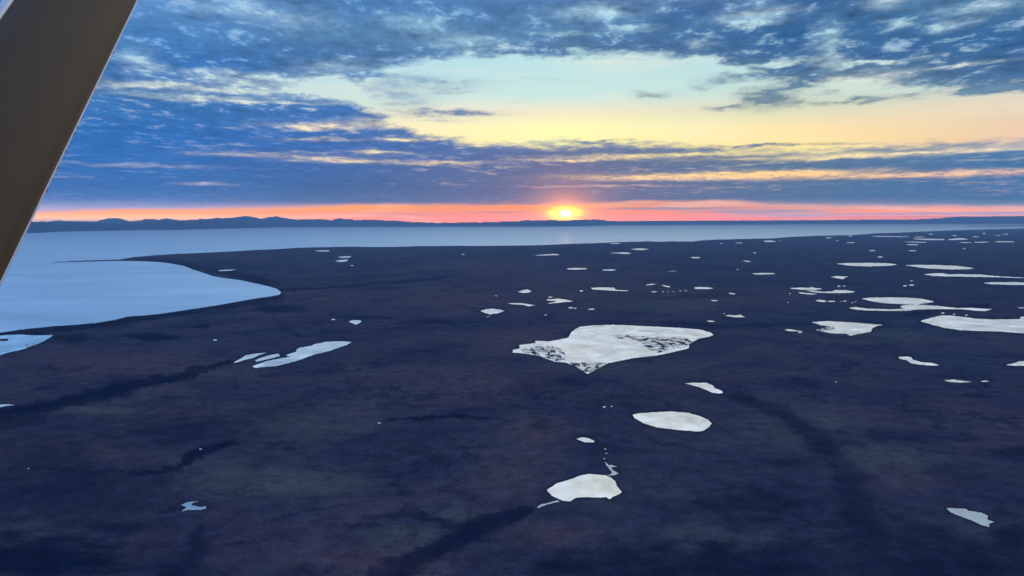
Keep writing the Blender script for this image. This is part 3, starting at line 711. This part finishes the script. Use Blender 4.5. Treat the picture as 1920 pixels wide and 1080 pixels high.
for s_, k in [
  (stroke([(-60,775),(60,768),(170,745),(250,722),(330,706),(400,688),(450,676)], [6,11,14,11,8,6,3], 1.0, 1.3), .9),
  (stroke([(-20,800),(20,792),(60,785)], 14), .7),
  (stroke([(330,882),(350,865),(375,848),(400,838),(430,832)], [3,7,10,9,7], .8, 1.2), .85),
  (stroke([(250,886),(300,884),(340,872)], 4, .6), .8),
  (stroke([(60,876),(90,878),(150,884),(230,884)], 2.2, .7), .7),
  (stroke([(700,1100),(740,1066),(800,1042),(860,1008),(910,985),(960,965),(1000,955)], [20,22,15,17,20,13,5], .9, 1.3), .85),
  (stroke([(350,950),(330,955),(310,960)], 5, .5), .7), (stroke([(380,985),(365,1010),(370,1040),(320,1080)], [5,9,12,18], 1.2, 1.5), .6),
  (spot(70,1050,170,44), .95), (spot(1300,1070,300,60), .75), (spot(1750,1060,260,80), .75), (spot(150,930,200,60), .55), (spot(330,800,190,40), .5), (spot(60,850,160,60), .5), (spot(200,660,220,14), .2), (spot(1560,1000,120,90), .4), (spot(980,1010,60,30), .3), (spot(220,990,60,16), .7), (spot(260,950,50,14), .5), (spot(130,810,160,22), .3), (spot(360,790,90,22), .5),  # broad bottom and left spots paint in vignette-like darkening, besides damp ground
  (stroke([(1380,740),(1460,770),(1540,830),(1590,880),(1600,950),(1640,1020),(1700,1090)], [8,12,15,17,22,25,28], 1.1, 1.6), .70),
  (spot(1400,945,110,34), .8), (spot(1250,1020,120,34), .45), (spot(1690,820,90,12), .6), (spot(1900,850,60,14), .7), (spot(1800,890,90,22), .6), (spot(1900,1010,70,34), .8), (spot(1700,1000,110,60), .45), (spot(1460,870,60,12), .6),
  (stroke([(725,787),(780,785),(850,780),(900,785),(945,789)], [2,3,3,3.5,1], .5), .75),
  (stroke([(1110,745),(1120,790),(1125,850)], [8,14,14], 1.4), .25), (spot(1020,800,34,22), .5), (spot(1070,715,60,12), .5),
  (spot(275,630,62,8,.7), .8), (spot(135,634,40,10,.7), .75), (spot(380,612,22,4,.6), .8), (spot(90,690,24,5), .6), (spot(320,745,26,5), .7), (spot(470,595,30,4), .5), (stroke([(620,590),(700,596),(790,600),(870,612)], [2,4,5,2], .6, .6), .6), (stroke([(520,600),(540,620),(560,630)], [4,6,3], .6, .6), .6),
  (spot(530,580,56,8,.6), .7), (spot(520,605,70,7), .5), (spot(640,620,60,8), .45), (spot(800,605,80,6), .5), (spot(700,640,40,5), .4), (spot(850,648,40,4), .35),
  (stroke([(480,545),(600,540),(720,532),(800,525),(860,517)], [1.5,2.5,3,2.6,1.2], .6, .5), .7), (stroke([(560,525),(660,520),(780,512),(880,505)], [1,1.6,1.8,1], .6, .5), .55),  # stripes here and on the next line are ridge shading painted in
  (stroke([(660,500),(760,495),(860,486)], [1,1.6,1], .6, .5), .5), (stroke([(540,515),(600,510),(690,506)], [1,1.4,1], .6, .5), .4), (stroke([(600,548),(720,542),(820,534)], [1,1.8,1], .6, .5), .5),
  (stroke([(800,560),(880,575),(930,590)], [1.5,2,1], .6, .6), .4), (stroke([(880,545),(950,540),(1000,545)], [1.5,2.4,1], .6, .6), .4),
  (stroke([(380,525),(430,540),(520,556),(480,566),(360,584),(220,604),(60,622),(-60,640)], [3,5,8,6,5,7,7,9], .9, .4), .75),
  (stroke([(250,486),(330,491),(400,505),(450,516),(520,533)], [3,5,6,6,5], .9, .3), .75), (spot(430,500,70,9), .5),
  (stroke([(1225,491),(1290,499),(1390,501)], [1,1.6,1], .5, .4), .6), (stroke([(1160,554),(1250,560),(1330,553),(1400,552),(1480,557)], [2,4,5,3.5,1.5], .7, .5), .55),
  (stroke([(1160,524),(1220,525),(1270,529)], [1.5,2.4,1], .7, .5), .45), (spot(1430,574,26,2.4), .5), (spot(1440,608,80,4), .6), (stroke([(1040,604),(1200,603),(1340,610),(1420,620)], [2,3,3,4], .8, .3), .45),
  (stroke([(1470,608),(1560,632),(1660,636)], [3,4,5], .8, .5), .5), (spot(1640,655,60,10), .5), (spot(1500,715,36,7), .5), (stroke([(1850,572),(1760,583),(1700,590)], [5,5,3], .7, .4), .7),
  (spot(1840,702,80,7), .4), (spot(1240,740,110,10), .35), (spot(600,1000,90,20), .4), (stroke([(480,985),(560,960),(640,948),(700,940)], [1.5,2.5,2.5,2], .5), .6),
  (stroke([(590,882),(640,886),(700,890)], [1.4,2.2,1.4], .5), .7), (stroke([(700,996),(760,992),(800,985)], [1.5,2,1.5], .5), .6), (stroke([(400,928),(450,926),(500,918)], [1.4,1.8,1.2], .5), .6), (stroke([(430,1020),(480,1018),(520,1014)], [1.5,2,1.2], .5), .6),
 ]:
    damp_shade = np.maximum(damp_shade, s_ * k)
for s_, k in [(spot(560,905,120,22), .55), (spot(760,1010,70,26), .5), (spot(870,965,50,9), .5), (spot(430,900,70,30), .35), (spot(170,770,90,7), .45), (spot(130,773,34,3,.5), .4),
  (spot(1500,800,90,40), .3), (spot(1650,860,90,26), .45), (spot(1210,690,130,14), .3), (spot(1290,1000,60,14), .35), (spot(1380,1010,110,10), .3), (spot(1640,630,130,12), .3), (spot(1230,570,110,14), .3), (spot(560,800,110,26), .3), (stroke([(330,918),(420,915),(520,907),(560,900)], 2, .6), .35), (spot(400,700,80,12), .25)]:  # pale grass, plus wide mid-ground spots painting in haze brightness
    lich_haze = np.maximum(lich_haze, s_ * min(1, k * 1.3))
for s_, k in [(spot(990,640,90,24), .5), (spot(870,560,160,24), .4), (spot(960,900,80,60), .35), (spot(700,1050,130,30), .5), (spot(220,680,150,22), .4), (spot(860,720,160,34), .35), (spot(1080,530,150,30), .35), (spot(1010,810,60,30), .5),
  (spot(210,850,60,14), .4), (spot(1400,560,140,18), .25), (spot(1700,900,60,18), .4), (spot(1030,1000,80,26), .4), (spot(620,560,90,20), .25), (spot(900,500,120,14), .35)]:  # heath, plus mid-band spots that paint the haze's paleness into the ground
    heath_haze = np.maximum(heath_haze, s_ * min(1, k * 1.25))
big_ = fbm(GX / 420.0, GY / 420.0, 6, 0.62); sm_ = fbm(GX / 45.0, GY / 45.0, 5, 0.7)
chan = 1 - sstep(np.abs(fbm(GX / 330.0 + 9 + 0.3 * sm_, GY / 420.0, 5, 0.55)), 0.0, 0.055)
chan = chan * sstep(fbm(GX / 700.0 - 4, GY / 700.0, 4, 0.5), 0.02, 0.22)
crk = 1 - sstep(np.abs(fbm(GX / 85.0 + 0.5 * sm_, GY / 120.0 + 5, 4, 0.5)), 0.0, 0.13)
crk = crk * sstep(fbm(GX / 260.0 + 2, GY / 300.0 - 4, 5, 0.6), 0.05, 0.3)
damp_shade = np.clip(np.maximum(sstep(damp_shade + 0.36 * big_ + 0.20 * sm_, 0.05, 1.05) * 0.95, np.maximum(chan * 0.6, crk * 0.55)), 0, 1)
for (label, d), (x0, y0, x1, y1) in zip(POND, pond_boxes):      # wet sedge rim round the larger ponds
    if y1 - y0 < 12: continue
    r0_, r1_ = np.searchsorted(PY[:, PY.shape[1] // 2], [y0 - 12, y1 + 12]); c0_, c1_ = np.searchsorted(ucol, [(x0 - 990) / F - .06, (x1 - 930) / F + .06])
    sl = (slice(max(r0_ - 12, 0), r1_ + 12), slice(max(c0_, 0), c1_))
    q = -poly_sdf(PX[sl], PY[sl], d['poly'], 1.6) + 2.5 * sm_[sl]
    damp_shade[sl] = np.maximum(damp_shade[sl], 0.42 * (1 - sstep(q, 1.0, 9.0)))
inland = sstep(sd_land, 0, 6)
tundra = grid_obj('tundra', GX, GY, Z, M_TUNDRA, dict(damp_shade=damp_shade, lichen_haze=lich_haze * (1 - damp_shade), heath_haze=heath_haze * (1 - damp_shade)))
structure(tundra, 'dark brown treeless tundra plain dotted with ponds')
Yn = float(H / vrow[-1])
plain = mesh_obj('tundra_plain', [(-60000, -60000, -1.2), (60000, -60000, -1.2), (60000, Yn + 2, -1.2), (-60000, Yn + 2, -1.2)], [(0, 1, 2, 3)], M_TUNDRA, smooth=False)
structure(plain, 'tundra continuing under and behind the aeroplane')

# ------------------------------------------------------------------ sea
n_ = 96
ring = [(88000 * math.cos(2 * math.pi * i / n_), 88000 * math.sin(2 * math.pi * i / n_), 0) for i in range(n_)]
sea = mesh_obj('sea', ring, [tuple(range(n_))], M_SEA, smooth=False)
sea.location = (0, 0, -9.0)
structure(sea, 'calm pale blue bay beyond the tundra')

# ------------------------------------------------------------------ far hills and mountains
def mountain_material(name, rock, snow, s0, s1):
    m_, t, b = new_mat(name)
    L_ = t.links
    g = nd(t, 'ShaderNodeNewGeometry'); sp = nd(t, 'ShaderNodeSeparateXYZ'); L_.new(g.outputs['Position'], sp.inputs[0])
    n = nd(t, 'ShaderNodeTexNoise', Scale=0.0016, Detail=8.0, Roughness=0.65); L_.new(g.outputs['Position'], n.inputs['Vector'])
    mm = nd(t, 'ShaderNodeMath', operation='MULTIPLY_ADD'); L_.new(n.outputs['Fac'], mm.inputs[0]); mm.inputs[1].default_value = 500; L_.new(sp.outputs['Z'], mm.inputs[2])
    r_ = nd(t, 'ShaderNodeMapRange'); L_.new(mm.outputs[0], r_.inputs[0]); r_.inputs[1].default_value = s0 + 250; r_.inputs[2].default_value = s1 + 250
    x = nd(t, 'ShaderNodeMix', data_type='RGBA'); x.inputs['A'].default_value = rock + (1,); x.inputs['B'].default_value = snow + (1,)
    L_.new(r_.outputs[0], x.inputs['Factor']); L_.new(x.outputs['Result'], b.inputs['Base Color'])
    b.inputs['Roughness'].default_value = 1.0; b.inputs['Specular IOR Level'].default_value = 0.0
    return m_
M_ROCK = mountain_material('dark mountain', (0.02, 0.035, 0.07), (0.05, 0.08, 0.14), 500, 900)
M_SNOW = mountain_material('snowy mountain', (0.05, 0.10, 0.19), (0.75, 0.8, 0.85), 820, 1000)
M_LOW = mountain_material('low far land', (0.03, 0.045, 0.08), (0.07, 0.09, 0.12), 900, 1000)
def range_of(name, label, prof, mat, depth=1.16, rough=0.12, foot=0.0, seed=0.0, base_d=None):
    """prof: (px, base py, crest py) along the shore; crest stands depth times as far as the shore"""
    pr = np.array(prof, float)
    xs = np.arange(pr[0, 0], pr[-1, 0] + 1, 2.0)
    b = np.interp(xs, pr[:, 0], pr[:, 1]); c = np.interp(xs, pr[:, 0], pr[:, 2])
    c = c - 4.0 * rough / 0.12 * np.minimum(1, (b - c) / 9) * (0.28 - np.abs(fbm(xs / 24.0 + seed, xs * 0 + seed, 5, 0.6)) * 1.3 - np.abs(fbm(xs / 8.0 + seed, xs * 0 + 3 * seed, 4, 0.6)) * 0.7)
    bx, by = ground(xs, b, -9.0)
    if base_d is not None:
        k = base_d / np.hypot(bx, by); bx, by = bx * k, by * k
    e = ray(xs, c); te = e[:, 2] / np.hypot(e[:, 0], e[:, 1])
    D = np.hypot(bx, by) * depth
    zc = np.maximum(H + D * te, 5.0)
    T_ = np.concatenate([np.linspace(0, 1, 18), np.linspace(1.08, 2.0, 10)])
    rows = []
    for t in T_:
        s_ = 1 + (depth - 1) * t
        h = (t ** 0.8 if t <= 1 else (2 - t)) 
        ridge = 1 - 0.35 * np.abs(fbm(xs / 22.0 + seed + t * 0.6, xs * 0 + t * 2.2 + seed, 4, 0.6)) * 2 * (4 * t * (1 - t) if t < 1 else 0)
        z = -12 + (zc + 12) * h * ridge
        rows.append(np.stack([bx * s_, by * s_, z], -1))
    A = np.stack(rows)
    o = grid_obj(name, A[..., 0], A[..., 1], A[..., 2], mat)
    return structure(o, label)
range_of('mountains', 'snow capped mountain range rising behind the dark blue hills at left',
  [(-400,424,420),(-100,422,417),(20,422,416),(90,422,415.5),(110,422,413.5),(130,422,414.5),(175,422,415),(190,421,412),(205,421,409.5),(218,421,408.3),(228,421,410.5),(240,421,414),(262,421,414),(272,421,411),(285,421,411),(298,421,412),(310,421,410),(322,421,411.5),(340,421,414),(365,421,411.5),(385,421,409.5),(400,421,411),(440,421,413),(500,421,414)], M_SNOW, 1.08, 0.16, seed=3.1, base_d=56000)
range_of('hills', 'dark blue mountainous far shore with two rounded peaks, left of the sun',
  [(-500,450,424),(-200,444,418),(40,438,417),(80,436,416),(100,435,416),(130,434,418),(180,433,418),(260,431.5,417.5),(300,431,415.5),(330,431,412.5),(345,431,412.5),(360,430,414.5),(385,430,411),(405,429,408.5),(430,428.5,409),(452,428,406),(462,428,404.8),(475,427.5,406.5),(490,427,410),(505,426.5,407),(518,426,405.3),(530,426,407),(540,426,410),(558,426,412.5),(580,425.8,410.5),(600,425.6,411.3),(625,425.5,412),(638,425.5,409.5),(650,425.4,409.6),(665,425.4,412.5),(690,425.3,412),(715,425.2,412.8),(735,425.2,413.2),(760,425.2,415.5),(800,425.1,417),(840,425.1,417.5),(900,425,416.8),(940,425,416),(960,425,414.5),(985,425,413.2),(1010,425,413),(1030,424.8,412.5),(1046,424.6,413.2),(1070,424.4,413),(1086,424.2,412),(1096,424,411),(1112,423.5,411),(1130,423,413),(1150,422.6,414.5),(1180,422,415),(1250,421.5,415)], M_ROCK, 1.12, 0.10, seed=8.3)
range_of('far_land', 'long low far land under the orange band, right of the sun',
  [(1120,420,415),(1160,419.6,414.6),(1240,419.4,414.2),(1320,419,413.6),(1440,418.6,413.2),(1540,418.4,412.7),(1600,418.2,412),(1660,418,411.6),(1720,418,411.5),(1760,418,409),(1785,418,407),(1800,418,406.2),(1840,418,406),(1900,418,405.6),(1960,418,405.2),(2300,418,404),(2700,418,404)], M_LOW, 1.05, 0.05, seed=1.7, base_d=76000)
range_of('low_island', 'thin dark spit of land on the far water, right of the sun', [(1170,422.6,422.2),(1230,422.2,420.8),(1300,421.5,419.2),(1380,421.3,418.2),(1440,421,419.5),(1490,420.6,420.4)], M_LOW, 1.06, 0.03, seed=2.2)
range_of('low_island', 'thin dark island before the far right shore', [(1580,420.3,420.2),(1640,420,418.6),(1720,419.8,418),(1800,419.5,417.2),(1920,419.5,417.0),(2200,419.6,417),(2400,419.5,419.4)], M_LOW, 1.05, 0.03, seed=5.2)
range_of('low_island', 'dark flat spit close to the tundra coast at far right', [(1810,424.6,424.5),(1850,424.6,423.2),(1920,424.4,422.8),(2050,424,422.6),(2200,424,423.8)], M_LOW, 1.04, 0.03, seed=6.2)

# ------------------------------------------------------------------ wing strut of the aeroplane, half a metre outside the window
def strut():
    vp = ray(763.0, -1044.0)                      # direction in which its edges run together
    d = Vector([float(x) for x in vp])
    c0 = Vector([float(x) for x in ray(140.0, 0.0)])
    P0 = Vector((0, 0, H)) + c0 * 1.25
    w = d.cross(c0).normalized()                  # across the chord as seen from the seat
    nrm = w.cross(d).normalized()
    def on_plane(px, py):
        r_ = Vector([float(x) for x in ray(px, py)]); o_ = Vector((0, 0, H))
        t = (P0 - o_).dot(nrm) / r_.dot(nrm)
        return (o_ + r_ * t - P0).dot(w)
    a, b = on_plane(24.0, 0.0), on_plane(256.0, 0.0)
    mid, half = (a + b) / 2, abs(a - b) / 2
    sgn = 1 if b > a else -1
    if nrm.dot(c0) < 0: nrm = -nrm
    mat, t, bs = new_mat('strut paint')
    L_ = t.links
    tcn = nd(t, 'ShaderNodeTexCoord')
    n = nd(t, 'ShaderNodeTexNoise', Scale=9.0, Detail=6.0, Roughness=0.6); L_.new(tcn.outputs['Object'], n.inputs['Vector'])
    x = nd(t, 'ShaderNodeMix', data_type='RGBA'); x.inputs['A'].default_value = (0.070, 0.038, 0.014, 1); x.inputs['B'].default_value = (0.085, 0.046, 0.018, 1)
    L_.new(n.outputs['Fac'], x.inputs['Factor']); L_.new(x.outputs['Result'], bs.inputs['Base Color'])
    bs.inputs['Roughness'].default_value = 0.55
    bs.inputs['Specular IOR Level'].default_value = 0.3
    mat2, t2, b2 = new_mat('painted sky-lit rim')  # pale metal that puts the rim's sky highlight into colour
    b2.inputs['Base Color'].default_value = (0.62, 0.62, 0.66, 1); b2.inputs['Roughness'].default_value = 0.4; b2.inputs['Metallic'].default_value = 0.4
    root = bpy.data.objects.new('wing_strut', None); C.objects.link(root)
    root.location = P0 + w * mid
    root['label'] = 'dark brown aircraft wing strut with added pale strips for its sky-lit edges, slanting across the upper left corner'
    root['category'] = 'wing strut'
    def sweep(name, prof, mat_, l0=-2.2, l1=2.6, nseg=24):
        vs, fs = [], []
        for i in range(nseg + 1):
            l = l0 + (l1 - l0) * i / nseg
            for (pu, pn) in prof:
                vs.append(d * l + w * pu * sgn + nrm * pn)
        k = len(prof)
        for i in range(nseg):
            for j in range(k):
                fs.append((i * k + j, i * k + (j + 1) % k, (i + 1) * k + (j + 1) % k, (i + 1) * k + j))
        fs.append(tuple(range(k))[::-1]); fs.append(tuple(nseg * k + j for j in range(k)))
        o = mesh_obj(name, vs, fs, mat_, root)
        import bmesh
        bm = bmesh.new(); bm.from_mesh(o.data); bmesh.ops.recalc_face_normals(bm, faces=bm.faces); bm.to_mesh(o.data); bm.free()
        return o
    prof = []
    for i in range(48):
        a_ = 2 * math.pi * i / 48
        prof.append((half * math.copysign(abs(math.cos(a_)) ** 0.85, math.cos(a_)), half * 0.36 * math.sin(a_)))
    sweep('fairing', prof, mat)
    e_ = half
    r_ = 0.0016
    sweep('lit_rim_strip', [(e_ + r_ * 0.4 + r_ * math.cos(2 * math.pi * i / 14), 1.8 * r_ * math.sin(2 * math.pi * i / 14)) for i in range(14)], mat2)  # added strip standing in for sky light caught on the rim
    rr_ = 0.0021
    for py in (236, 249, 283, 312, 355, 96):          # screw heads standing proud of the edge
        best = min((abs(project(*[np.array([q]) for q in (root.location + d * l + w * e_ * sgn)])[1][0] - py), l) for l in np.linspace(-2, 2.5, 1800))
        c_ = d * best[1] + w * (e_ + rr_ * 0.5) * sgn
        vs = []; fs = []
        for a_i in range(7):
            th = math.pi * a_i / 6
            for b_i in range(10):
                ph = 2 * math.pi * b_i / 10
                vs.append(c_ + (d * math.cos(th) * 1.8 + w * math.sin(th) * math.cos(ph) + nrm * math.sin(th) * math.sin(ph)) * rr_)
        for a_i in range(6):
            for b_i in range(10):
                fs.append((a_i * 10 + b_i, a_i * 10 + (b_i + 1) % 10, (a_i + 1) * 10 + (b_i + 1) % 10, (a_i + 1) * 10 + b_i))
        mesh_obj('screw', vs, fs, mat, root)
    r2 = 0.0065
    sweep('lit_rim_strip', [(-e_ - r2 * 0.3 + r2 * math.cos(2 * math.pi * i / 18), 1.2 * r2 * math.sin(2 * math.pi * i / 18)) for i in range(18)], mat2)  # wider added strip for the sky-lit left edge
strut()

# ------------------------------------------------------------------ haze
hz = bpy.data.materials.new('haze air'); hz.use_nodes = True
t = hz.node_tree; t.nodes.clear()
pv = t.nodes.new('ShaderNodeVolumePrincipled')
pv.inputs['Color'].default_value = (0.27, 0.52, 0.86, 1)
pv.inputs['Density'].default_value = HAZE
pv.inputs['Anisotropy'].default_value = 0.15
ou = t.nodes.new('ShaderNodeOutputMaterial'); t.links.new(pv.outputs[0], ou.inputs['Volume'])
a, zb, zt = 92000.0, -60.0, HAZE_TOP
vs = [(x, y, z) for x in (-a, a) for y in (-a, a) for z in (zb, zt)]
fs = [(0, 1, 3, 2), (4, 6, 7, 5), (0, 4, 5, 1), (2, 3, 7, 6), (0, 2, 6, 4), (1, 5, 7, 3)]
haze = mesh_obj('haze', vs, fs, hz, smooth=False)
haze['kind'] = 'stuff'
haze['label'] = 'thin blue evening haze over the bay and far shore'
